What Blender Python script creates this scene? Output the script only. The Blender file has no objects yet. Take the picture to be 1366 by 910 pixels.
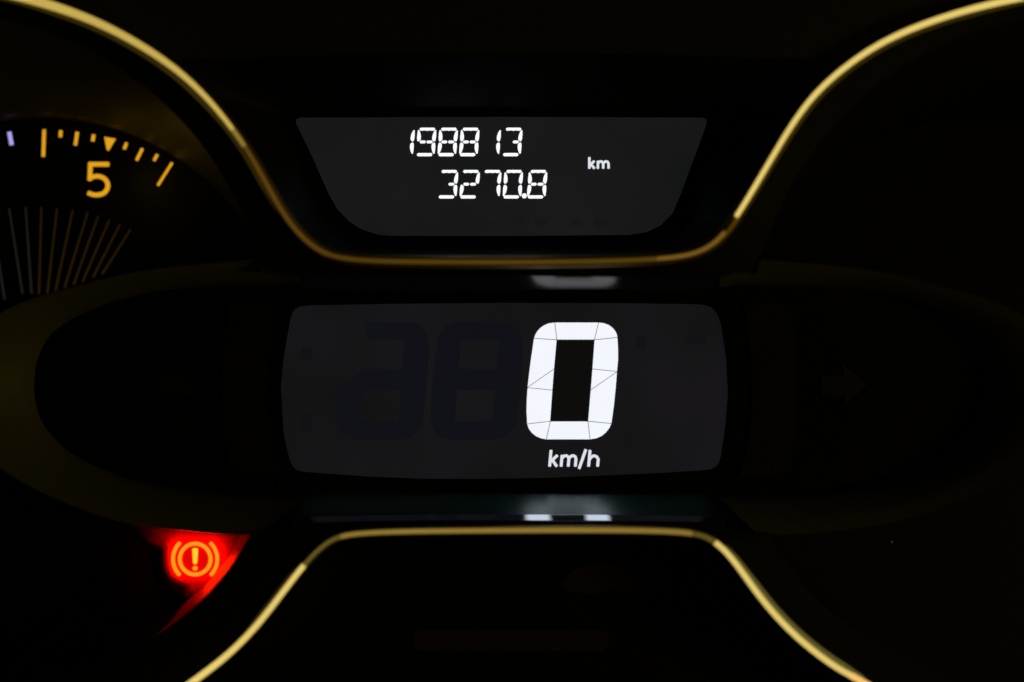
import bpy, math, random
from mathutils import Vector

random.seed(7)
scene = bpy.context.scene

# ------------------------------------------------------------------ camera, world, lamps, exposure
S = 0.00015           # metres per photograph pixel on the plane of the displays
D = 2730.0            # camera distance in the same units (41 cm)
CX, CY = 683.0, 455.0
Z0 = 0.20             # height of the optical axis above the foot of the cluster

cam_data = bpy.data.cameras.new('camera')
cam = bpy.data.objects.new('camera', cam_data)
scene.collection.objects.link(cam)
cam.location = (0.0, -D * S, Z0)
cam.rotation_euler = (math.radians(90), 0, 0)
cam_data.sensor_width = 36.0
cam_data.lens = 36.0 * D / 1366.0
cam_data.clip_start = 0.005
cam_data.clip_end = 20.0
cam_data.dof.use_dof = True
cam_data.dof.focus_distance = (D - 14) * S
cam_data.dof.aperture_fstop = 2.6
scene.camera = cam

world = bpy.data.worlds.new('World')
scene.world = world
world.use_nodes = True
bg = world.node_tree.nodes['Background']
bg.inputs[0].default_value = (0.010, 0.009, 0.006, 1)
bg.inputs[1].default_value = 0.02


def area_lamp(name, loc, target, size, energy, col, size_y=None):
    ld = bpy.data.lights.new(name, 'AREA')
    ld.shape = 'RECTANGLE'
    ld.size = size
    ld.size_y = size_y or size
    ld.energy = energy
    ld.color = col
    o = bpy.data.objects.new(name, ld)
    scene.collection.objects.link(o)
    o.location = loc
    d = Vector(target) - Vector(loc)
    o.rotation_euler = d.to_track_quat('-Z', 'Y').to_euler()
    return o


# dim warm lamps, unseen, one on each side behind the camera
area_lamp('unseen_warm_lamp', (0.76, -0.50, 0.11), (-0.05, 0, Z0), 0.20, 0.66, (1.0, 0.77, 0.10), 0.10)
area_lamp('unseen_warm_lamp', (-0.62, -0.66, 0.10), (0, 0, Z0), 0.20, 0.015, (1.0, 0.74, 0.12), 0.10)  # left lamp added to lift the dial cone

scene.view_settings.view_transform = 'Standard'
scene.view_settings.look = 'None'
scene.view_settings.exposure = 0.0
scene.view_settings.gamma = 1.0
scene.view_settings.use_curve_mapping = False
scene.render.engine = 'CYCLES'
scene.cycles.use_denoising = True
scene.cycles.max_bounces = 6
scene.cycles.sample_clamp_indirect = 4.0
scene.cycles.use_adaptive_sampling = True
scene.cycles.adaptive_threshold = 0.004

# ------------------------------------------------------------------ materials


def nodes_of(name):
    m = bpy.data.materials.new(name)
    m.use_nodes = True
    nt = m.node_tree
    return m, nt, nt.nodes['Principled BSDF'], nt.nodes['Material Output']


def plastic(name, col, rough, spec=0.5, grain=0.0, grain_scale=2500.0, metallic=0.0, bump=0.0, tint=None, coat=0.0, ior=1.5):
    """moulded plastic or metal: a little uneven in tone, gloss and relief"""
    m, nt, b, out = nodes_of(name)
    tc = nt.nodes.new('ShaderNodeTexCoord')
    nz = nt.nodes.new('ShaderNodeTexNoise')
    nz.inputs['Scale'].default_value = grain_scale
    nz.inputs['Detail'].default_value = 3
    nt.links.new(tc.outputs['Object'], nz.inputs['Vector'])
    mx = nt.nodes.new('ShaderNodeMix')
    mx.data_type = 'RGBA'
    mx.inputs[6].default_value = (*[c * (1 - grain) for c in col], 1)
    mx.inputs[7].default_value = (*[c * (1 + grain) for c in col], 1)
    nt.links.new(nz.outputs['Fac'], mx.inputs[0])
    nt.links.new(mx.outputs[2], b.inputs['Base Color'])
    nz2 = nt.nodes.new('ShaderNodeTexNoise')
    nz2.inputs['Scale'].default_value = 90.0
    nz2.inputs['Detail'].default_value = 5
    nt.links.new(tc.outputs['Object'], nz2.inputs['Vector'])
    mr = nt.nodes.new('ShaderNodeMapRange')
    mr.inputs['To Min'].default_value = max(0.0, rough - 0.05)
    mr.inputs['To Max'].default_value = rough + 0.05
    nt.links.new(nz2.outputs['Fac'], mr.inputs['Value'])
    nt.links.new(mr.outputs[0], b.inputs['Roughness'])
    b.inputs['Metallic'].default_value = metallic
    b.inputs['IOR'].default_value = ior
    b.inputs['Specular IOR Level'].default_value = spec
    if tint:
        b.inputs['Specular Tint'].default_value = (*tint, 1)
    if coat:
        b.inputs['Coat Weight'].default_value = coat
        b.inputs['Coat Roughness'].default_value = rough
    if bump:
        bp = nt.nodes.new('ShaderNodeBump')
        bp.inputs['Strength'].default_value = bump
        bp.inputs['Distance'].default_value = 0.00004
        nt.links.new(nz.outputs['Fac'], bp.inputs['Height'])
        nt.links.new(bp.outputs[0], b.inputs['Normal'])
    return m


def glow(name, col, strength=1.0, uneven=0.0, scale=60.0, col2=None):
    """something that gives off light: a lit display segment, a backlit mark, a light guide"""
    m, nt, b, out = nodes_of(name)
    b.inputs['Base Color'].default_value = (0.01, 0.01, 0.01, 1)
    b.inputs['Roughness'].default_value = 0.5
    b.inputs['Specular IOR Level'].default_value = 0.1
    b.inputs['Emission Color'].default_value = (*col, 1)
    b.inputs['Emission Strength'].default_value = strength
    if uneven or col2:
        tc = nt.nodes.new('ShaderNodeTexCoord')
        nz = nt.nodes.new('ShaderNodeTexNoise')
        nz.inputs['Scale'].default_value = scale
        nz.inputs['Detail'].default_value = 2
        nt.links.new(tc.outputs['Object'], nz.inputs['Vector'])
        mx = nt.nodes.new('ShaderNodeMix')
        mx.data_type = 'RGBA'
        c2 = col2 or col
        mx.inputs[6].default_value = (*[c * (1 - uneven) for c in col], 1)
        mx.inputs[7].default_value = (*[c * (1 + uneven) for c in c2], 1)
        mr = nt.nodes.new('ShaderNodeMapRange')
        mr.inputs['From Min'].default_value = 0.3
        mr.inputs['From Max'].default_value = 0.7
        nt.links.new(nz.outputs['Fac'], mr.inputs['Value'])
        nt.links.new(mr.outputs[0], mx.inputs[0])
        nt.links.new(mx.outputs[2], b.inputs['Emission Color'])
    return m


M = {
    'black': plastic('black_moulded_plastic', (0.005, 0.005, 0.005), 0.55, 0.22, 0.25, bump=0.25),
    'mask': plastic('black_display_mask', (0.0035, 0.0035, 0.0035), 0.45, 0.15, 0.2),
    'hood': plastic('hood_plastic', (0.030, 0.029, 0.026), 0.7, 0.12, 0.3, 1800, bump=0.4),
    'pod': plastic('pod_ring_plastic', (0.095, 0.089, 0.078), 0.55, 0.2, 0.2, 1600, bump=0.3),
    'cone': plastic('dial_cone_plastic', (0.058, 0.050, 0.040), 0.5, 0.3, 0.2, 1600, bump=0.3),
    'face': plastic('dial_face', (0.004, 0.004, 0.004), 0.5, 0.15, 0.2),
    'sill': plastic('sill_gloss_plastic', (0.004, 0.085, 0.15), 0.27, 1.0, 0.1, tint=(0.75, 0.95, 1.0), coat=1.0, ior=1.75),  # teal reflection of the screen is put into the base colour
    'soffit': plastic('soffit_plastic', (0.006, 0.006, 0.007), 0.16, 0.7, 0.1),
    'lip': plastic('polished_lip', (0.62, 0.66, 0.76), 0.05, 0.5, 0.02, metallic=1.0),
    'recess': plastic('odometer_recess_gloss', (0.004, 0.006, 0.007), 0.33, 0.4, 0.1, tint=(0.6, 1.0, 0.95)),
    'chrome': plastic('satin_gold_trim', (0.50, 0.36, 0.14), 0.55, 0.5, 0.05, metallic=1.0),
    'side': plastic('side_panel_plastic', (0.010, 0.010, 0.009), 0.5, 0.2, 0.2),
    'unlit': plastic('unlit_symbol', (0.027, 0.026, 0.016), 0.6, 0.1, 0.1),
    'unlit_warm': plastic('unlit_warm_symbol', (0.038, 0.023, 0.009), 0.6, 0.1, 0.1),
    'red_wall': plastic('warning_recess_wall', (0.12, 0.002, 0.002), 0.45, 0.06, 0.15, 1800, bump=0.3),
    'glow_red': plastic('glow_tray_red', (0.26, 0.012, 0.012), 0.5, 0.1, 0.2),  # strong red for the added tray, so the glow shows there
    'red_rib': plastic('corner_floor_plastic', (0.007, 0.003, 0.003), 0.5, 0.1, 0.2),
    'dust': plastic('dust_speck', (0.35, 0.45, 0.75), 0.9, 0.1),
    'white': glow('lit_white_segment', (0.93, 0.95, 1.0), 1.15),
    'zero': glow('lit_speed_segment', (0.895, 0.925, 0.985), 1.0, uneven=0.02, scale=120),
    'unit': glow('lit_unit_lettering', (0.82, 0.85, 0.92), 0.9),
    'lcd_top': glow('odometer_screen', (0.0078, 0.0084, 0.0087), 1.0, 0.10, 40, (0.0094, 0.0091, 0.0100)),
    'lcd_mid': glow('speed_screen', (0.0057, 0.0060, 0.0066), 1.0, 0.12, 30, (0.0082, 0.0073, 0.0090)),
    'ghost': glow('unlit_speed_segment', (0.0050, 0.0054, 0.0084), 1.0, 0.05, 60),
    'ghost_side': glow('unlit_side_mark', (0.0056, 0.0057, 0.0078), 1.0),
    'ghost_top': glow('unlit_odometer_segment', (0.0078, 0.0076, 0.0094), 1.0),
    'zero_hole': glow('dark_screen_inside_zero', (0.0035, 0.0035, 0.0034), 1.0),
    'amber': glow('amber_backlight', (0.77, 0.36, 0.013), 1.0),
    'blue_white': glow('blue_white_backlight', (0.42, 0.38, 0.90), 1.0),
    'fan_warm': glow('faint_amber_line', (0.018, 0.0095, 0.0012), 1.0),
    'fan_grey': glow('faint_grey_line', (0.012, 0.0115, 0.008), 1.0),
    'sym': glow('brake_symbol_light', (38.0, 0.33, 0.010), 1.0),
    'sym_hot': glow('brake_exclamation_light', (38.0, 0.64, 0.022), 1.0),
    'lens': glow('red_lamp_lens', (0.72, 0.001, 0.0), 1.0),
    'guide_l': glow('light_guide_gold', (0.57, 0.405, 0.085), 1.0, 0.05, 25),
    'guide_r': glow('light_guide_pale_gold', (0.78, 0.585, 0.155), 1.0, 0.08, 25),
    'guide_dim_l': glow('light_guide_dim_amber', (0.098, 0.046, 0.004), 1.0, 0.2, 25),
    'guide_dim_m': glow('light_guide_dim_gold', (0.088, 0.047, 0.004), 1.0, 0.12, 25),
    'guide_dim_r': glow('light_guide_warm_gold', (0.17, 0.09, 0.012), 1.0, 0.1, 25),
    'guide_dim_low': glow('light_guide_low_gold', (0.27, 0.175, 0.03), 1.0, 0.1, 25),
    'recess_dull': plastic('odometer_recess_dull', (0.005, 0.005, 0.006), 0.6, 0.12, 0.2),
    'guide_fade': glow('light_guide_fading_gold', (0.26, 0.165, 0.025), 1.0, 0.1, 25),
    'guide_low_l': glow('light_guide_low_olive', (0.12, 0.092, 0.014), 1.0, 0.15, 25),
    'trim_sheen': glow('painted_olive_sheen', (0.105, 0.088, 0.020), 1.0, 0.2, 25),  # glowing strip standing in for olive sheen on the trim's side
    'trim_sheen_dark': glow('painted_brown_sheen', (0.030, 0.020, 0.002), 1.0, 0.2, 25),  # dim brown sheen of the trim, painted as faint emission
    'guide_tip': glow('light_guide_orange_tip', (0.95, 0.55, 0.16), 1.0),
}

# ------------------------------------------------------------------ geometry helpers


def W(px, py, d=0.0):
    """the point that lies d units behind (+) or before (-) the displays, seen at (px, py)"""
    k = (D + d) / D
    return Vector(((px - CX) * k * S, d * S, Z0 - (py - CY) * k * S))


def link(name, verts, faces, mat, parent=None, smooth=False):
    me = bpy.data.meshes.new(name)
    me.from_pydata([tuple(v) for v in verts], [], faces)
    me.update()
    me.materials.append(M[mat])
    if smooth:
        me.polygons.foreach_set('use_smooth', [True] * len(me.polygons))
    o = bpy.data.objects.new(name, me)
    scene.collection.objects.link(o)
    if parent is not None:
        o.parent = parent
        if parent.type == 'EMPTY':
            o.matrix_parent_inverse = parent.matrix_basis.inverted()
    return o


def node(name, px, py, d, parent=None, label=None):
    o = bpy.data.objects.new(name, None)
    scene.collection.objects.link(o)
    o.empty_display_size = 0.004
    o.location = W(px, py, d)
    if parent is not None:
        o.parent = parent
        o.matrix_parent_inverse = parent.matrix_basis.inverted()
    if label:
        o['label'] = label
    return o


def child(o, parent):
    """parent with the world position kept, for parents that are Empties anywhere in the tree"""
    bpy.context.view_layer.update()
    o.parent = parent
    o.matrix_parent_inverse = parent.matrix_world.inverted()
    return o


def cr(pts, n=8, closed=False):
    """Catmull-Rom through 2-D points"""
    out = []
    N = len(pts)
    segs = N if closed else N - 1
    for i in range(segs):
        p1, p2 = pts[i], pts[(i + 1) % N]
        p0 = pts[(i - 1) % N] if closed or i > 0 else (2 * p1[0] - p2[0], 2 * p1[1] - p2[1])
        p3 = pts[(i + 2) % N] if closed or i + 2 < N else (2 * p2[0] - p1[0], 2 * p2[1] - p1[1])
        for k in range(n):
            t = k / n
            out.append(tuple(0.5 * (2 * p1[j] + (p2[j] - p0[j]) * t + (2 * p0[j] - 5 * p1[j] + 4 * p2[j] - p3[j]) * t * t
                                    + (3 * p1[j] - p0[j] - 3 * p2[j] + p3[j]) * t ** 3) for j in (0, 1)))
    if not closed:
        out.append(tuple(pts[-1]))
    return out


def ease(pts, it=30):
    """iron small kinks out of a path, ends kept"""
    p = [tuple(q) for q in pts]
    for _ in range(it):
        p = [p[0]] + [tuple(p[i][j] * .5 + (p[i - 1][j] + p[i + 1][j]) * .25 for j in (0, 1)) for i in range(1, len(p) - 1)] + [p[-1]]
    return p


def resample(pts, n):
    L = [0.0]
    for a, b in zip(pts, pts[1:]):
        L.append(L[-1] + math.hypot(b[0] - a[0], b[1] - a[1]))
    out, j = [], 0
    for i in range(n):
        s = L[-1] * i / (n - 1)
        while j < len(L) - 2 and L[j + 1] < s:
            j += 1
        t = (s - L[j]) / max(1e-9, L[j + 1] - L[j])
        out.append((pts[j][0] + (pts[j + 1][0] - pts[j][0]) * t, pts[j][1] + (pts[j + 1][1] - pts[j][1]) * t))
    return out


def angles(n, c, *outlines):
    """even angles, and those of every corner of the given outlines"""
    a = [2 * math.pi * i / n for i in range(n)]
    for o in outlines:
        a += [math.atan2(p[1] - c[1], p[0] - c[0]) % (2 * math.pi) for p in o]
    a.sort()
    return [v for i, v in enumerate(a) if i == 0 or v - a[i - 1] > 1e-4]


def by_angle(pts, c, n=240):
    """a closed outline read at even angles round c, or at a given list of angles"""
    out = []
    N = len(pts)
    for a in (n if isinstance(n, list) else angles(n, c)):
        dx, dy = math.cos(a), math.sin(a)
        best = None
        for k in range(N):
            x1, y1 = pts[k][0] - c[0], pts[k][1] - c[1]
            x2, y2 = pts[(k + 1) % N][0] - c[0], pts[(k + 1) % N][1] - c[1]
            den = dx * (y2 - y1) - dy * (x2 - x1)
            if abs(den) < 1e-9:
                continue
            t = (x1 * (y2 - y1) - y1 * (x2 - x1)) / den
            u = (x1 * dy - y1 * dx) / den
            if t > 0 and -1e-6 <= u <= 1 + 1e-6 and (best is None or t > best):
                best = t
        best = best or 1.0
        out.append((c[0] + dx * best, c[1] + dy * best))
    return out


def loft(name, rings, mat, parent, closed=False, smooth=True):
    """rings: list of lists of (px, py, d), all of one length"""
    n = len(rings[0])
    verts = [W(*p) for r in rings for p in r]
    faces = []
    for a in range(len(rings) - 1):
        for i in range(n if closed else n - 1):
            j = (i + 1) % n
            faces.append((a * n + i, a * n + j, (a + 1) * n + j, (a + 1) * n + i))
    return link(name, verts, faces, mat, parent, smooth)


def lift(pts, d):
    return [(p[0], p[1], d) for p in pts]


def plate(name, pts, d, th, mat, parent):
    """a flat piece with the given outline, its front at d, th thick"""
    n = len(pts)
    verts = [W(p[0], p[1], d) for p in pts]
    k = len(verts)
    for v in list(verts):
        verts.append(Vector((v.x, v.y + th * S, v.z)))
    faces = [tuple(range(n)), tuple(range(2 * n - 1, n - 1, -1))]
    for i in range(n):
        j = (i + 1) % n
        faces.append((i, i + n, j + n, j))
    return link(name, verts, faces, mat, parent)


def strokes(name, lines, w, d, th, mat, parent):
    """lettering: each line is a ribbon with rounded ends; lines lie a hair above each other"""
    verts, faces = [], []
    for q, ln in enumerate(lines):
        dd = d - q * 0.12
        ln = [Vector((p[0], p[1])) for p in ln]
        L, R = [], []
        for i, p in enumerate(ln):
            t = (ln[min(i + 1, len(ln) - 1)] - ln[max(i - 1, 0)]).normalized()
            nrm = Vector((-t.y, t.x))
            L.append(p + nrm * w / 2)
            R.append(p - nrm * w / 2)
        t0 = (ln[0] - ln[1]).normalized()
        t1 = (ln[-1] - ln[-2]).normalized()
        r = w * 0.18
        out = [L[0] + (t0 * 0)] + L[1:] + [ln[-1] + t1 * r + (L[-1] - ln[-1]) * 0.6, ln[-1] + t1 * r + (R[-1] - ln[-1]) * 0.6]
        out += R[::-1] + [ln[0] + t0 * r + (R[0] - ln[0]) * 0.6, ln[0] + t0 * r + (L[0] - ln[0]) * 0.6]
        # front as a strip of quads plus the two caps
        base = len(verts)
        m = len(ln)
        for a, b in zip(L, R):
            verts += [W(a.x, a.y, dd), W(b.x, b.y, dd)]
        for i in range(m - 1):
            faces.append((base + 2 * i, base + 2 * i + 1, base + 2 * i + 3, base + 2 * i + 2))
        c = len(verts)
        e = out[m:m + 2]
        s = out[-2:]
        verts += [W(p.x, p.y, dd) for p in e + s]
        faces.append((base + 2 * (m - 1), base + 2 * (m - 1) + 1, c + 1, c))
        faces.append((base + 1, base, c + 3, c + 2))
        # the rim that gives the stroke its thickness
        b0 = len(verts)
        for p in out:
            v = W(p.x, p.y, dd)
            verts += [v, Vector((v.x, v.y + th * S, v.z))]
        k = len(out)
        for i in range(k):
            j = (i + 1) % k
            faces.append((b0 + 2 * i, b0 + 2 * j, b0 + 2 * j + 1, b0 + 2 * i + 1))
    return link(name, verts, faces, mat, parent)


def tube(name, path, w, h, d, mat, parent, prof=10, caps=True):
    """a rounded strip along a path: w wide (number or one per point), standing h proud of depth d"""
    verts, faces = [], []
    n = len(path)
    P = [Vector(p) for p in path]
    for i, p in enumerate(P):
        t = (P[min(i + 1, n - 1)] - P[max(i - 1, 0)]).normalized()
        nrm = Vector((-t.y, t.x))
        ww = w if isinstance(w, (int, float)) else w[i]
        for k in range(prof + 1):
            a = math.pi * k / prof
            q = p + nrm * math.cos(a) * ww / 2
            verts.append(W(q.x, q.y, d - math.sin(a) * h))
    m = prof + 1
    for i in range(n - 1):
        for k in range(prof):
            faces.append((i * m + k, i * m + k + 1, (i + 1) * m + k + 1, (i + 1) * m + k))
    if caps:
        faces.append(tuple(range(m)))
        faces.append(tuple(range((n - 1) * m + m - 1, (n - 1) * m - 1, -1)))
    o = link(name, verts, faces, mat, parent, True)
    return o


def mir(pts):
    return [(1360 - p[0],) + tuple(p[1:]) for p in pts]


def arc(cx, cy, r, a0, a1, n):
    """a in degrees, clockwise from straight up"""
    return [(cx + r * math.sin(math.radians(a0 + (a1 - a0) * i / (n - 1))), cy - r * math.cos(math.radians(a0 + (a1 - a0) * i / (n - 1)))) for i in range(n)]


# ------------------------------------------------------------------ the instrument cluster
cluster = bpy.data.objects.new('instrument_cluster', None)
scene.collection.objects.link(cluster)
cluster.location = (0, 0, 0)
cluster['label'] = 'dark car instrument cluster with gold-lit trim, white digital speed and odometer readouts'
cluster['category'] = 'instrument cluster'

# upper trim line: left end to right end
UL = [(-91, -25), (-20, -17), (50, 1), (83, 12), (120, 25), (153, 41), (190, 61), (227, 86), (250, 105), (276, 130), (298, 156), (319, 184)]
UM = [(337, 211), (357, 249), (379, 289), (402, 317), (426, 336), (452, 346), (505, 349), (600, 350), (683, 350), (800, 349), (889, 346), (928, 340), (953, 326), (968, 309)]
UR = [(979, 294), (992, 274), (1010, 244), (1033, 205), (1053, 171), (1076, 138), (1097, 115), (1127, 89), (1160, 66), (1194, 47), (1244, 27), (1294, 12), (1344, 0), (1400, -10), (1451, -14)]
far_left = arc(-91, 468, 493, -95, -6, 16)
far_right = mir(far_left)[::-1]
upper = far_left + UL + UM + UR + far_right
upper_s = ease(cr(upper, 5), 24)
# lower trim line
LL = [(150, 985), (200, 952), (259, 908), (292, 884), (325, 854), (354, 821), (381, 785), (407, 752)]
LM = [(423, 735), (440, 722), (463, 712), (540, 709), (634, 708), (810, 707), (904, 709), (935, 714)]
LR = [(953, 722), (977, 744), (1009, 791), (1044, 832), (1079, 864), (1120, 894)]
LT = [(1144, 905), (1180, 928), (1240, 965)]
lower = [(-20, 1100), (60, 1045)] + LL + LM + LR + LT + [(1320, 1020), (1400, 1075)]
lower_s = ease(cr(lower, 5), 12)

back = plate('back_plate', [(-720, -420), (2080, -420), (2080, 1330), (-720, 1330)], 110, 40, 'mask', cluster)

# --- hood over the displays: follows the trim, straight lower edge at the middle
iL = max(i for i, p in enumerate(upper_s) if p[0] < 600 and p[1] < 79)
iR = min(i for i, p in enumerate(upper_s) if p[0] > 800 and p[1] < 79)
edge = cr([(upper_s[iL][0] + 3, 80), (300, 79), (480, 74), (683, 72), (880, 74), (1060, 79), (upper_s[iR][0] - 3, 80)], 6)
hood_out = upper_s[:iL + 1] + edge + upper_s[iR:]
hood_pts = hood_out + [(2080, 468), (2080, -420), (-720, -420), (-720, 468)]
hood = plate('hood', hood_pts, -72, 14, 'hood', cluster)
hood['label'] = 'matt dark hood above the odometer'

# --- odometer recess and screen
LCD1 = [(402, 157), (670, 156), (935, 157), (938.6, 157.6), (941.4, 159), (942.8, 161.4), (942.8, 164), (941, 170), (925, 214), (907, 262), (897, 285), (881, 301), (862, 310), (838, 313.5), (670, 315),
        (520, 314.5), (503, 313), (482, 306), (465, 295), (450, 279), (438, 258), (416, 208), (396.5, 168), (394.8, 164), (394.6, 161.2), (396, 158.8), (398.6, 157.4)]
C1 = (668, 232)
mid_u = [p for p in upper_s[iL + 1:iR]]
A1 = angles(240, C1, LCD1)
open1 = by_angle(edge + mid_u[::-1], C1, A1)
lcd1_a = by_angle(LCD1, C1, A1)
half = min(i for i, a in enumerate(A1) if a >= math.pi)


def grow(pts, c, kx, ky):
    return [(c[0] + (p[0] - c[0]) * kx, c[1] + (p[1] - c[1]) * ky) for p in pts]


rim1 = grow(lcd1_a, C1, 1.085, 1.17)
rec_rows = [lift(open1, -78), lift([((a[0] * .25 + b[0] * .75), (a[1] * .25 + b[1] * .75)) for a, b in zip(open1, rim1)], -30), lift(rim1, -6)]
loft('recess_wall', [r[:half + 1] for r in rec_rows], 'recess', cluster)
loft('recess_roof', [r[half:] + r[:1] for r in rec_rows], 'recess_dull', cluster)
loft('display_mask', [lift(rim1, -6), lift(lcd1_a, -4)], 'mask', cluster, True, False)
odo = plate('odometer_screen', grow(lcd1_a, C1, 1.01, 1.02), 0, 20, 'lcd_top', cluster)
odo['label'] = 'dim grey tapered odometer screen'

# --- strip between the upper trim, the round dials and the speed pod
lowL = arc(-91, 468, 453, -95, 73, 60) + cr([(349, 345), (358, 353), (372, 362), (395, 369), (440, 371), (520, 370), (680, 368)], 6)
strip_in = lowL + mir(lowL[:-1])[::-1]
# matched to the trim by pieces so the quads stay short
tl = upper_s[:upper_s.index(min(upper_s, key=lambda p: abs(p[0] - 680) + (0 if p[1] > 300 else 9999))) + 1]
tr = upper_s[len(tl) - 1:]


def split_at(path, pt):
    return min(range(len(path)), key=lambda i: (path[i][0] - pt[0]) ** 2 + (path[i][1] - pt[1]) ** 2)


def loft_matched(name, A, dA, B, dB, keysA, keysB, n, mat, parent, smooth=True):
    ia = [0] + [split_at(A, k) for k in keysA] + [len(A) - 1]
    ib = [0] + [split_at(B, k) for k in keysB] + [len(B) - 1]
    ra, rb = [], []
    for s in range(len(ia) - 1):
        pa = resample(A[ia[s]:ia[s + 1] + 1], n)
        pb = resample(B[ib[s]:ib[s + 1] + 1], n)
        if s:
            pa, pb = pa[1:], pb[1:]
        ra += pa
        rb += pb
    return loft(name, [lift(ra, dA), lift(rb, dB)], mat, parent, False, smooth)


loft_matched('upper_bezel', upper_s, -92, strip_in, -84,
             [(50, 1), (190, 61), (319, 184), (402, 317), (452, 346), (683, 350), (906, 344), (960, 318), (1042, 190), (1170, 60), (1310, 7)],
             [(35, 33), (160, 90), (296, 232), (372, 362), (440, 371), (680, 368), (920, 371), (988, 362), (1064, 232), (1200, 90), (1325, 33)], 14, 'black', cluster)

# --- speed pod: the oval ring round the speed display
OUT = [(680, 352), (560, 352), (460, 351), (400, 349), (353, 346), (297, 350), (214, 358), (148, 370), (99, 383), (49, 397), (0, 418), (-48, 455), (-70, 510), (-52, 570), (0, 624),
       (62, 660), (140, 690), (200, 703), (260, 710), (310, 713.8), (338, 713), (352, 710.5), (420, 698), (540, 695), (680, 694.5)]
INN = [(680, 386), (560, 386), (460, 386), (400, 384), (376, 380.5), (318, 381), (264, 383), (204, 389.5), (148, 404), (99, 424), (66, 449), (50, 480), (46, 508), (48, 540), (62, 572),
       (92, 602), (132, 624), (176, 640), (236, 652), (300, 659), (362, 662), (404, 661), (440, 659.5), (540, 659), (680, 658.5)]
outer = cr(OUT, 5)
inner = cr(INN, 5)
i0, i1 = 5 * 3, 5 * 21      # the ring proper lies between these, the middle is soffit and sill
prof = [(0.0, -4), (0.15, -26), (0.6, -60), (1.0, -80)]


def ring_rows(o, i, rows):
    return [[(a[0] * t + b[0] * (1 - t), a[1] * t + b[1] * (1 - t), d) for a, b in zip(o, i)] for t, d in rows]


def soft(rows, n=4):
    p = cr(rows, n)
    return p


for f in (lambda p: p, mir):
    o_ = f(outer)
    i_ = f(inner)
    pr = loft('pod_ring', ring_rows(o_[i0:i1 + 1], i_[i0:i1 + 1], soft(prof)), 'pod', cluster)
    # back of the ring down to the plate behind
    loft('pod_side', [lift(o_[i0:i1 + 1], -80), lift(o_[i0:i1 + 1], 108)], 'black', cluster)
po = outer + mir(outer[:-1])[::-1]
pi_ = inner + mir(inner[:-1])[::-1]
n1 = len(outer)
# soffit over the display and sill below it
so = mir(outer[:i0 + 1])[::-1] + outer[1:i0 + 1]
si = mir(inner[:i0 + 1])[::-1] + inner[1:i0 + 1]
so = [(p[0], p[1]) for p in so]
loft('soffit_step', [lift(si, -4), [(p[0], p[1] + 0.5, -20) for p in si]], 'mask', cluster)
sof = loft('display_soffit', [[(p[0], p[1] + 0.5, -20) for p in si], [(p[0], p[1] + 15, -52) for p in so], [(p[0], p[1] + 12, -84) for p in so]], 'soffit', cluster, False, False)
bo = outer[i1:] + mir(outer[i1:-1])[::-1]
bi = inner[i1:] + mir(inner[i1:-1])[::-1]
LIPY = 686.5
m0 = [(a[0], b[1] + (LIPY - 658.5) * (a[1] - b[1]) / 36.0) for a, b in zip(bo, bi)]
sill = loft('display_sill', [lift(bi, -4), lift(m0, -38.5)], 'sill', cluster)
lip = loft('sill_lip', [lift(m0, -38.5), [(p[0], p[1] - 0.4, -48.1) for p in bo]], 'lip', cluster)
loft('sill_edge', [[(p[0], p[1] - 0.4, -48.1) for p in bo], [(p[0], p[1] + 0.8, -86) for p in bo]], 'black', cluster)
lip['label'] = 'thin polished lip mirroring the big digit'

# speed screen and the mask round it
LCD2 = [(397, 409.5), (410, 407.5), (516, 405.5), (669, 404), (830, 404.5), (930, 406), (942, 407), (952, 411.5), (958, 421), (962, 434), (968.6, 478), (971, 525), (967.6, 568), (962, 606),
        (959, 618), (954, 624), (946, 627), (873, 631.5), (731, 637.5), (640, 639), (560, 638.5), (493, 636), (410, 630), (398, 628.5), (391, 623), (386, 613), (378.5, 578), (374.7, 516), (378, 480), (382, 455), (388, 423), (391, 415)]
C2 = (675, 518)
lcd2_a = by_angle(LCD2, C2, 300)
pin_a = by_angle(inner + mir(inner[1:-1])[::-1], C2, 300)
loft('display_mask', [lift(pin_a, -4), lift(lcd2_a, -3)], 'mask', cluster, True, False)
scr = plate('speed_screen', grow(lcd2_a, C2, 1.008, 1.015), 0, 20, 'lcd_mid', cluster)
scr['label'] = 'dim grey rounded speed screen with faint unlit digits'

# dull side panels in the pod and the two unlit turn arrows
for f in (lambda p: p, mir):
    pts = cr([(304, 408), (340, 406), (368, 406)], 4) + cr([(362, 440), (356, 516), (362, 590), (374, 636)], 4) + [(340, 636), (306, 630)] + cr([(299, 580), (297, 516), (299, 460)], 4)
    plate('side_panel', f(pts), -6.5, 2, 'side', cluster)
arrow = [(1096, 502), (1126, 502), (1124, 486), (1157, 513), (1126, 540), (1127, 527), (1096, 527)]
t = plate('turn_arrow', arrow, -6, 1.6, 'unlit', cluster)
t['label'] = 'unlit right-pointing turn arrow'
t = plate('turn_arrow', mir(arrow), -6, 1.6, 'side', cluster)
t['label'] = 'unlit left-pointing turn arrow'

# --- the lit zero of the speed readout
def z(x, y):
    return (660 + x * 0.2857, 400 + y * 0.2857)


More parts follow.
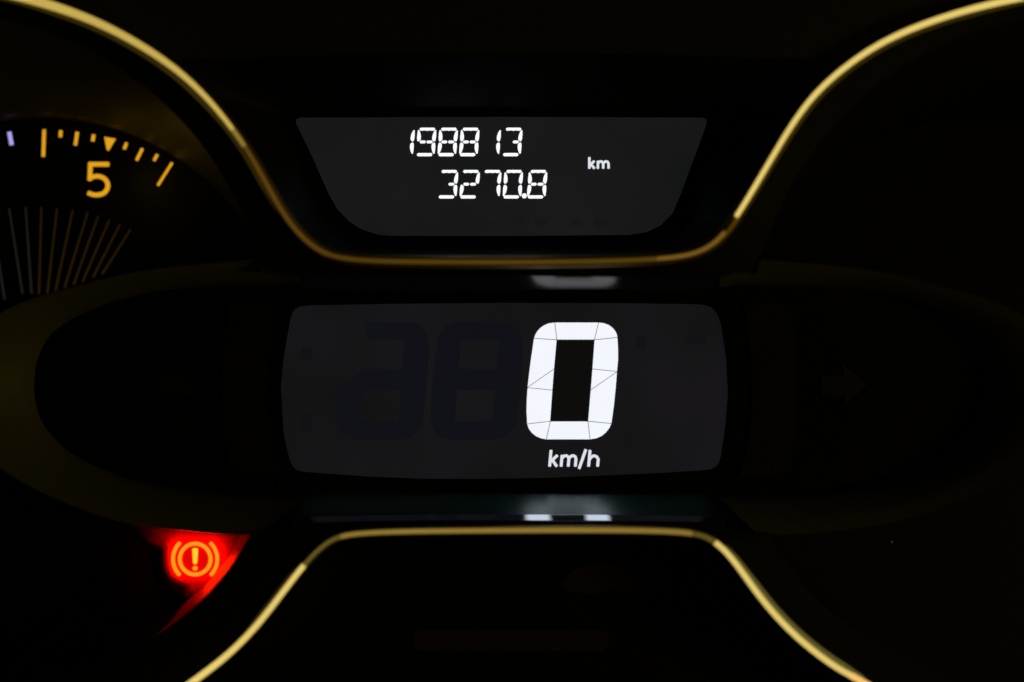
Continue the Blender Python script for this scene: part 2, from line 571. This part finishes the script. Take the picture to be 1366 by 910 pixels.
pT = [z(x, y) for x, y in [(280, 105), (485, 105), (465, 187), (290, 187)]]
pB = [z(x, y) for x, y in [(260, 567), (435, 567), (445, 653), (240, 653)]]
pTL = [z(x, y) for x, y in [(182, 180), (188, 163), (197, 147), (210, 132), (228, 119), (250, 109), (280, 105), (290, 187)]]
pTR = [z(x, y) for x, y in [(485, 105), (510, 108), (534, 117), (552, 131), (565, 147), (572, 163), (574, 176), (465, 187)]]
pBL = [z(x, y) for x, y in [(260, 567), (240, 653), (215, 648), (192, 638), (172, 622), (158, 603), (150, 580)]]
pBR = [z(x, y) for x, y in [(435, 567), (546, 578), (536, 600), (520, 620), (500, 637), (474, 648), (445, 653)]]
pLU = [z(x, y) for x, y in [(182, 180), (290, 187), (278, 322), (152, 410), (159, 345), (168, 275)]]
pLM = [z(x, y) for x, y in [(278, 322), (270, 422), (152, 410)]]
pLL = [z(x, y) for x, y in [(152, 410), (270, 422), (260, 567), (150, 580), (147, 520), (148, 470)]]
pRU = [z(x, y) for x, y in [(465, 187), (574, 176), (577, 230), (577, 280), (572, 335), (455, 323)]]
pRM = [z(x, y) for x, y in [(455, 323), (572, 335), (447, 422)]]
pRL = [z(x, y) for x, y in [(447, 422), (572, 335), (566, 410), (558, 490), (546, 578), (435, 567)]]
pMID = [z(x, y) for x, y in [(278, 322), (455, 323), (447, 422), (270, 422)]]


def inset(pts, g):
    """pull every side of a convex piece inward by g"""
    n = len(pts)
    A = sum(pts[i][0] * pts[(i + 1) % n][1] - pts[(i + 1) % n][0] * pts[i][1] for i in range(n))
    s = 1 if A > 0 else -1
    out = []
    for i in range(n):
        p0, p, p1 = (Vector(pts[i - 1]), Vector(pts[i]), Vector(pts[(i + 1) % n]))
        e0, e1 = (p - p0).normalized(), (p1 - p).normalized()
        n0, n1_ = Vector((-e0.y, e0.x)) * s, Vector((-e1.y, e1.x)) * s
        b = (n0 + n1_)
        b = b / max(0.35, b.length_squared / 2)
        out.append(tuple(p + b * g))
    return out


zero = node('speed_digit', 763, 587, -1, cluster, 'big glowing white zero on the speed screen')
for pts in (pT, pB, pTL, pTR, pBL, pBR, pLU, pLM, pLL, pRU, pRM, pRL):
    child(plate('segment', inset(pts, 0.40), -1.2, 1.0, 'zero', None), zero)
hole = [z(x, y) for x, y in [(292, 190), (463, 190), (433, 564), (262, 564)]]
child(plate('dark_centre', hole, -0.5, 0.3, 'zero_hole', None), zero)

for k, (dx, segs) in enumerate(((-127.5, (pT, pB, pTL, pTR, pBL, pBR, pLU, pLM, pLL, pRU, pRM, pRL, pMID)), (-253, (pT, pB, pTR, pBL, pBR, pLM, pLL, pRU, pRM, pRL, pMID)))):
    g = node('unlit_digit', 763 + dx, 587, -1, cluster, ('faint unlit eight beside the glowing zero', 'faint unlit digit furthest from the glowing zero')[k])
    for pts in segs:
        child(plate('segment', [(x + dx, y) for x, y in inset(pts, 0.03)], -0.6, 0.4, 'ghost', None), g)
for (x, y, w, h) in ((402, 463, 14, 18), (402, 552, 14, 24), (848, 449, 14, 16), (914, 446, 28, 14)):
    plate('unlit_mark', [(x, y), (x + w, y), (x + w, y + h), (x, y + h)], -0.6, 0.4, 'ghost_side', scr)

# --- lettering
def shear(lines, k, y0):
    return [[(x + (y0 - y) * k, y) for x, y in ln] for ln in lines]


def letter_k(x, top, xh, base, w):
    m = base - (base - xh) * 0.42
    return [[(x, top), (x, base)], [(x + w, xh), (x + 0.7, m)], [(x + w * 0.32, m - (m - xh) * 0.25), (x + w * 1.05, base)]]


def letter_m(x, xh, base, w):
    h = w / 2
    r = min(h * 0.5, (base - xh) * 0.4)

    def arch(a, b):
        return [(a, xh + (base - xh) * 0.45), (a + 0.3, xh + r * 0.75), (a + (b - a) * 0.35, xh + 0.6), (a + (b - a) * 0.62, xh + 0.4), (b - r * 0.28, xh + r * 0.35), (b, xh + r), (b, base)]
    return [[(x, xh), (x, base)], arch(x, x + h), arch(x + h, x + w)]


def letter_h(x, top, xh, base, w):
    r = w * 0.4
    return [[(x, top), (x, base)], [(x, xh + (base - xh) * 0.42), (x + w * 0.18, xh + r * 0.5), (x + w * 0.48, xh + 0.3), (x + w * 0.8, xh + r * 0.35), (x + w, xh + r), (x + w, base)]]


unit = node('unit_lettering', 765, 623, -1, cluster, 'white unit lettering km/h under the zero')
sk = 0.09
for ln in (letter_k(733.2, 601, 607.6, 622, 9), letter_m(748.5, 607.6, 622, 19), [[(772.6, 625), (781.4, 600)]], letter_h(785.2, 601, 607.6, 622, 12)):
    child(strokes('letter', shear(ln, sk, 622) if len(ln) > 1 else ln, 3.9, -1.2, 0.8, 'unit', None), unit)
unit2 = node('unit_lettering', 798, 226, -1, cluster, 'small white km beside the odometer figures')
for ln in (letter_k(786.2, 210.2, 215, 224.6, 6.4), letter_m(797.6, 215, 224.6, 14.2)):
    child(strokes('letter', ln, 3.4, -1.2, 0.8, 'unit', None), unit2)

# --- odometer and trip figures: seven-segment digits, leaning a little
DIG = {'0': 'abcdef', '1': 'bc', '2': 'abgGed', '3': 'abGcd', '7': 'abc', '8': 'abcdefgG', '9': 'abcdfgG'}


def pill(x0, x1, y, t, notch=0):
    r = t / 2
    p = [(x0 + r * 0.9, y - r), (x1 - r * 0.9, y - r), (x1 - r * .25, y - r * 0.62), (x1, y), (x1 - r * .35, y + r * 0.7), (x1 - r, y + r)]
    if notch:
        xm = (x0 + x1) / 2
        p += [(xm + 3, y + r * (1 - notch)), (xm, y + r), (xm - 3, y + r * (1 - notch))]
    p += [(x0 + r, y + r), (x0 + r * .35, y + r * .7), (x0, y), (x0 + r * .25, y - r * .62)]
    return p


def seg_shapes(w, h):
    """segments of one digit, origin at the upper right corner, before the lean"""
    t = 4.5
    q = {}
    q['a'] = [pill(-w + 2.2, -1.6, t / 2 - 0.2, 4.0, 0.28)]
    q['d'] = [pill(-w + 1.0, -2.8, h - t / 2 + 0.2, 4.2)]
    q['g'] = [pill(-w + 3.6, -w / 2 - 0.6, h / 2, 3.7)]
    q['G'] = [pill(-w / 2 + 0.4, -3.6, h / 2, 3.7)]
    m = h / 2

    def right(y0, y1, flip):
        # leaf: outer side straight, inner side swelling away from the corner
        s = [(0.0, 0.06), (0.35, 0.42), (0.35, 0.72), (-0.2, 0.93), (-1.3, 1.0), (-3.2, 0.96), (-4.6, 0.82), (-4.5, 0.55), (-3.4, 0.28), (-1.5, 0.04)]
        out = []
        for x, v in s:
            vv = v if not flip else 1 - v
            out.append((x, y0 + (y1 - y0) * vv))
        return out
    q['b'] = [right(2.6, m - 0.7, False)]
    q['c'] = [right(m + 0.7, h - 2.6, True)]
    fl = lambda pts: [(-w - x, y) for x, y in pts]
    q['f'] = [fl(q['b'][0])]
    q['e'] = [fl(q['c'][0])]
    return q


SEG = seg_shapes(24.4, 38.0)


def digit(ch, xr, top, words):
    dn = node('odometer_digit', xr - 12, top + 38, -1, cluster, words)
    for s in DIG[ch]:
        for pts in SEG[s]:
            child(plate('segment', [(xr + x + (0 - y) * 0.075, top + y) for x, y in pts], -1.2, 1.0, 'white', None), dn)


row = ((1, '1'), (2, '9'), (3, '8'), (4, '8'), (5, '1'), (6, '3'))
words1 = ('first figure of the odometer total, a one', 'nine in the odometer total', 'eight next to the nine', 'eight before the gap', 'one after the gap', 'three ending the odometer total')
for i, (k, ch) in enumerate(row):
    digit(ch, 553.4 + (k - 1) * 28.75, 170.4, words1[i])
words2 = ('three starting the trip figures', 'two in the trip figures', 'seven in the trip figures', 'zero before the decimal point', 'eight after the decimal point')
for i, (xr, ch) in enumerate(((611.4, '3'), (640.2, '2'), (669.0, '7'), (697.8, '0'), (730.2, '8'))):
    digit(ch, xr, 226.8, words2[i])
dot = [(699.4 + 3.4 * math.cos(a * math.pi / 6), 261.3 + 3.4 * math.sin(a * math.pi / 6)) for a in range(12)]
plate('decimal_point', dot, -1.2, 1.0, 'white', cluster)
for x0, x1 in ((552, 566), (596, 616), (618, 640), (643, 656), (688, 702), (712, 730), (762, 776), (792, 812)):
    plate('unlit_mark', pill(x0, x1, 296, 12), -0.6, 0.4, 'ghost_top', odo)

# --- round dials: the rev counter with its amber scale, and the dark gauge opposite
TC = (54.0, 495.0)
tach = node('rev_counter', -20, 495, 40, cluster, 'black rev counter face with amber marks and figure five')
face_pts = arc(TC[0], TC[1], 345, -180, 177, 120)
child(plate('dial_face', face_pts, 46, 10, 'face', None), tach)
ci = arc(TC[0], TC[1], 337, -112, 67, 70)
co = arc(-91, 468, 453, -95, 77, 70)
rows = [lift(ci, 44), lift([(a[0] * .93 + b[0] * .07, a[1] * .93 + b[1] * .07) for a, b in zip(ci, co)], 10), lift([(a[0] * .45 + b[0] * .55, a[1] * .45 + b[1] * .55) for a, b in zip(ci, co)], -50), lift(co, -84)]
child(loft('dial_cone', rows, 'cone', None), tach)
gauge = node('side_gauge', 1380, 495, 40, cluster, 'unlit round gauge opposite the rev counter')
child(plate('dial_face', mir(face_pts), 46, 10, 'face', None), gauge)
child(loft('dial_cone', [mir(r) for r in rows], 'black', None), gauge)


def tick(a, b, w, mat):
    a, b = Vector(a), Vector(b)
    t_ = (b - a).normalized()
    n_ = Vector((-t_.y, t_.x)) * w / 2
    return child(plate('tick', [a + n_, b + n_, b - n_, a - n_], 45, 1.4, mat, None), tach)


for a, b, w in (((58.8, 173), (57.6, 209), 4.4), ((81, 174), (80.4, 183), 4.4), ((103, 176), (100.4, 194), 4.4), ((125, 179.5), (123.4, 188.5), 4.4),
                ((169, 190.5), (165.4, 199), 4.0), ((190, 198), (182, 214), 4.0), ((210, 206), (205.2, 214.5), 3.8), ((229.6, 217), (210.4, 247.5), 3.4)):
    tick(a, b, w, 'amber')
tick((12.2, 176), (15.4, 193.5), 5.2, 'blue_white')
child(plate('pointer_mark', [(139, 182.6), (154.4, 185.2), (145.0, 201), (142.6, 200.4)], 45, 1.4, 'amber', None), tach)
five = [[(144.6, 219.2), (120.6, 219.2)], [(120.6, 217.2), (119.6, 240.2)],
        cr([(118.6, 237.6), (124, 235.9), (131, 235.2), (138.5, 237.8), (143.2, 244), (143.2, 251), (139, 257.2), (132, 259.8), (124, 259.7), (117.8, 257.4)], 4)]
child(strokes('figure', five, 5.9, 44.8, 1.2, 'amber', None), tach)
fan = [((-12, 281), (6, 400), 0), ((12, 278), (30, 392), 0), ((34, 276), (42, 392), 0), ((55, 276), (52, 392), 1), ((76, 278), (63, 392), 1), ((97, 280), (74, 388), 1), ((117, 283), (86, 384), 1),
       ((131, 288), (98, 380), 1), ((146, 293), (110, 376), 1), ((160, 299), (124, 370), 1), ((174, 306), (136, 366), 1)]
for a, b, warm in fan:
    a, b = Vector(a), Vector(b)
    t_ = (b - a).normalized()
    n_ = Vector((-t_.y, t_.x)) * 1.25
    child(plate('fan_line', [a + n_ * .8, b + n_ * 1.2, b - n_ * 1.2, a - n_ * .8], 45, 1.2, 'fan_warm' if warm else 'fan_grey', None), tach)

dl = bpy.data.lights.new('added_dial_light', 'POINT')  # added unseen point light, stands in for amber spill from the scale
dl.energy = 0.00066
dl.color = (1.0, 0.68, 0.07)
dl.shadow_soft_size = 0.001
dlo = bpy.data.objects.new('added_dial_light', dl)
scene.collection.objects.link(dlo)
dlo.location = W(172, 235, -48)

# --- below the pod: bezel round the lower trim, the two corner recesses, the lower window
diag = [(335, 711), (326, 726), (314, 746), (298, 768), (278, 791), (255, 813), (222, 838), (180, 862), (130, 886), (60, 920), (-40, 965), (-160, 1030)]
diag_s = cr(diag, 5)
cen = cr([(335, 711), (362, 710), (396, 702), (440, 697.5), (540, 696), (680, 695.6)], 6)
inner_l = diag_s[::-1] + cen[1:]
inner_full = inner_l + mir(inner_l[:-1])[::-1]
loft_matched('lower_bezel', lower_s, -94, inner_full, -86,
             [(259, 908), (381, 785), (407, 752), (463, 712), (683, 707.6), (904, 709), (953, 722), (977, 744), (1120, 894)],
             [(130, 886), (278, 791), (335, 711), (440, 697.5), (680, 695.6), (920, 697.5), (1025, 711), (1082, 791), (1230, 886)], 14, 'black', cluster)
floor_in = [(322, 700), (313, 723), (301, 744), (285, 765), (264, 786), (244, 807), (219, 836), (184, 866), (134, 890), (64, 924), (-36, 969), (-156, 1034)]
fi = cr(floor_in, 5)
warn = node('brake_warning_lamp', 260, 770, 26, cluster, 'glowing red and amber brake warning symbol in the corner recess')
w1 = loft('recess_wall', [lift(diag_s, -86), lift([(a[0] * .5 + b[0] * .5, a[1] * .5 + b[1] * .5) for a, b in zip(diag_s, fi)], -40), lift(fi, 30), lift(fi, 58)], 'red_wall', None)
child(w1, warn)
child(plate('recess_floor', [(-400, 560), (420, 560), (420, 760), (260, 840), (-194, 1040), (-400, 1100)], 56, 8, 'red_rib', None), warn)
loft('recess_wall', [mir(lift(diag_s, -86)), mir(lift(fi, 30))], 'black', cluster)
plate('recess_floor', mir([(-400, 560), (420, 560), (420, 760), (260, 840), (-194, 1040), (-400, 1100)]), 30, 8, 'black', cluster)

# red tray added round the symbol, shaped to give its glow an outline
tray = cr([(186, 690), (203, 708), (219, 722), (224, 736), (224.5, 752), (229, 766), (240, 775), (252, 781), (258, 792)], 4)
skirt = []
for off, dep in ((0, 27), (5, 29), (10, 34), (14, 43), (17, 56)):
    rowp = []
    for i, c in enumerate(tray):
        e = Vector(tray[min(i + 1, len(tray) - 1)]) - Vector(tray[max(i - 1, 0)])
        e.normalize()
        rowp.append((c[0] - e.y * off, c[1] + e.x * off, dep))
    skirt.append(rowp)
child(loft('glow_skirt', skirt, 'glow_red', None), warn)
child(plate('glow_tray', tray + [(262, 800), (300, 770), (330, 720), (336, 680)], 27, 2.5, 'glow_red', None), warn)

# the symbol: ring, two brackets, exclamation mark on a red lens
WC = (260.3, 746.0)
SD = 17.0
lens = [(WC[0] + 21.5 * math.cos(a * math.pi / 20), WC[1] + 21.5 * math.sin(a * math.pi / 20)) for a in range(40)]
child(plate('lamp_lens', lens, SD + 3, 4, 'lens', None), warn)
child(strokes('symbol_ring', [arc(WC[0], WC[1], 20.6, 0, 360, 49)], 5.0, SD, 1.5, 'sym', None), warn)
child(strokes('symbol_bracket', [arc(WC[0] + 0.4, WC[1], 30.0, 225, 316, 20)], 5.0, SD, 1.5, 'sym', None), warn)
child(strokes('symbol_bracket', [arc(WC[0] - 0.6, WC[1], 30.0, 44, 135, 20)], 4.8, SD, 1.5, 'sym', None), warn)
child(plate('exclamation_bar', [(256.4, 733), (257.4, 731.6), (263, 731.6), (264, 733), (262.8, 751.5), (261.6, 752.6), (258.8, 752.6), (257.6, 751.5)], SD, 1.5, 'sym_hot', None), warn)
child(plate('exclamation_dot', [(260.2 + 3.3 * math.cos(a * math.pi / 6), 758.3 + 3.2 * math.sin(a * math.pi / 6)) for a in range(12)], SD, 1.5, 'sym', None), warn)
# lower window under the trapezoid trim, with its unlit symbols
C3 = (683, 930)
low_open = by_angle(lower_s + [(1400, 1320), (-20, 1320)], C3, 200)
low_in = grow(low_open, C3, 0.86, 0.86)
loft('lower_recess', [lift(low_open, -84), lift(low_in, 20)], 'black', cluster, True)
lw = plate('lower_window', grow(low_open, C3, 0.88, 0.88), 22, 10, 'face', cluster)
lw['label'] = 'dark lower window with unlit symbols'


def box(x0, y0, x1, y1, r):
    p = []
    for cx, cy, a0 in ((x1 - r, y0 + r, 0), (x1 - r, y1 - r, 90), (x0 + r, y1 - r, 180), (x0 + r, y0 + r, 270)):
        p += arc(cx, cy, r, a0, a0 + 90, 6)
    return p


plate('unlit_symbol', box(552, 841, 812, 869, 12), 21, 2, 'unlit_warm', lw)
plate('unlit_symbol', cr([(750, 784), (766, 760), (800, 752), (840, 750), (880, 752), (895, 766), (890, 790), (850, 796), (820, 786), (790, 792)], 4, True), 21, 2, 'unlit_warm', lw)
plate('unlit_symbol', box(492, 756, 608, 788, 14), 21, 2, 'face', lw)

# --- trims: satin strips, with light guides let into them
trim_u = tube('trim_strip', upper_s, 17.0, 11, -90, 'chrome', cluster)
trim_u['label'] = 'satin gold strip curving over the dials and under the odometer'
trim_l = tube('trim_strip', lower_s, 13.0, 9, -90, 'chrome', cluster)
trim_l['label'] = 'satin gold strip arching under the speed screen'


def widths(n, a, b):
    return [a + (b - a) * i / (n - 1) for i in range(n)]


def guide(line, p0, p1, wa, wb, mat, words, h=7.0, shift=0.0, d=-97):
    """a length of light guide or painted sheen along the trim line between two of its points"""
    a, b = split_at(line, p0), split_at(line, p1)
    p = cr(line[a:b + 1], 3)
    if shift:
        q = []
        for i, c in enumerate(p):
            e = Vector(p[min(i + 1, len(p) - 1)]) - Vector(p[max(i - 1, 0)])
            e.normalize()
            q.append((c[0] - e.y * shift, c[1] + e.x * shift))
        p = q
    ws = widths(len(p), wa, wb)
    if shift:
        n = len(p)
        ws = [w * min(1.0, 0.08 + i / (0.3 * n), 0.08 + (n - 1 - i) / (0.2 * n)) for i, w in enumerate(ws)]
    o = tube('guide_or_sheen', p, ws, h, d, mat, cluster)
    o['label'] = words
    return o


# bright lengths
guide(upper_s, (-91, -25), (312, 174), 13.6, 6.4, 'guide_l', 'glowing gold bar round the rev counter')
guide(upper_s, (981, 291), (1451, -14), 6.6, 9.6, 'guide_r', 'glowing pale gold bar round the unlit gauge')
guide(lower_s, (150, 985), (407, 752), 9.4, 7.0, 'guide_r', 'glowing bar on the side of the lower window nearer the warning symbol')
guide(lower_s, (955, 723), (1132, 900), 7.4, 7.8, 'guide_r', 'glowing bar on the side of the lower window away from the warning symbol')
guide(lower_s, (1136, 902), (1175, 926), 8.5, 9, 'guide_tip', 'orange end of the glowing bar')
# dull lengths between them
guide(upper_s, (312, 174), (328, 197), 7.0, 6.5, 'guide_fade', 'fading end of the gold bar round the rev counter')
guide(upper_s, (328, 197), (440, 342), 6.0, 7.0, 'guide_dim_l', 'dull amber stretch curving down beside the odometer')
guide(upper_s, (440, 342), (880, 346), 6.0, 6.0, 'guide_dim_m', 'dull gold stretch under the odometer')
guide(upper_s, (880, 346), (966, 311), 6.0, 6.0, 'guide_dim_r', 'dull amber stretch rising towards the unlit gauge')
guide(lower_s, (407, 752), (452, 716), 5.0, 5.5, 'guide_low_l', 'dull olive bend beside the speed screen')
guide(lower_s, (452, 716), (925, 712), 6.0, 7.0, 'guide_dim_low', 'gold stretch straight under the speed screen')
guide(lower_s, (925, 712), (955, 723), 6.0, 7.0, 'guide_low_l', 'dull olive bend before the glowing bar')
# sheen of the trim beside the guides, put in as faintly glowing strips
guide(lower_s, (962, 728), (1150, 910), 6.0, 9.0, 'trim_sheen', 'painted olive sheen on the trim beside the glowing bar', 4.0, -6.5, -95)
guide(lower_s, (330, 850), (400, 760), 5.0, 3.0, 'trim_sheen_dark', 'painted dim sheen on the trim nearer the warning symbol', 4.0, -6.0, -95)
guide(upper_s, (-91, -25), (312, 174), 8.0, 5.0, 'trim_sheen_dark', 'painted brown sheen on the trim beside the gold bar', 4.0, 8.5, -95)
guide(upper_s, (260, 115), (375, 282), 6.0, 4.0, 'trim_sheen_dark', 'painted dim sheen on the trim beside the dull amber stretch', 4.0, 6.0, -95)
guide(upper_s, (981, 291), (1451, -14), 5.0, 8.0, 'trim_sheen_dark', 'painted brown sheen on the trim beside the pale gold bar', 4.0, 6.5, -95)

# a speck of dust that catches the light
pts = [(1190 + 1.7 * math.cos(a * 0.9) * (1 + .3 * (a % 2)), 723 + 1.5 * math.sin(a * 0.9)) for a in range(7)]
speck = plate('dust_speck', pts, 26.5, 2, 'dust', None)
speck['label'] = 'tiny pale dust speck on the dark panel'
speck['category'] = 'dust'
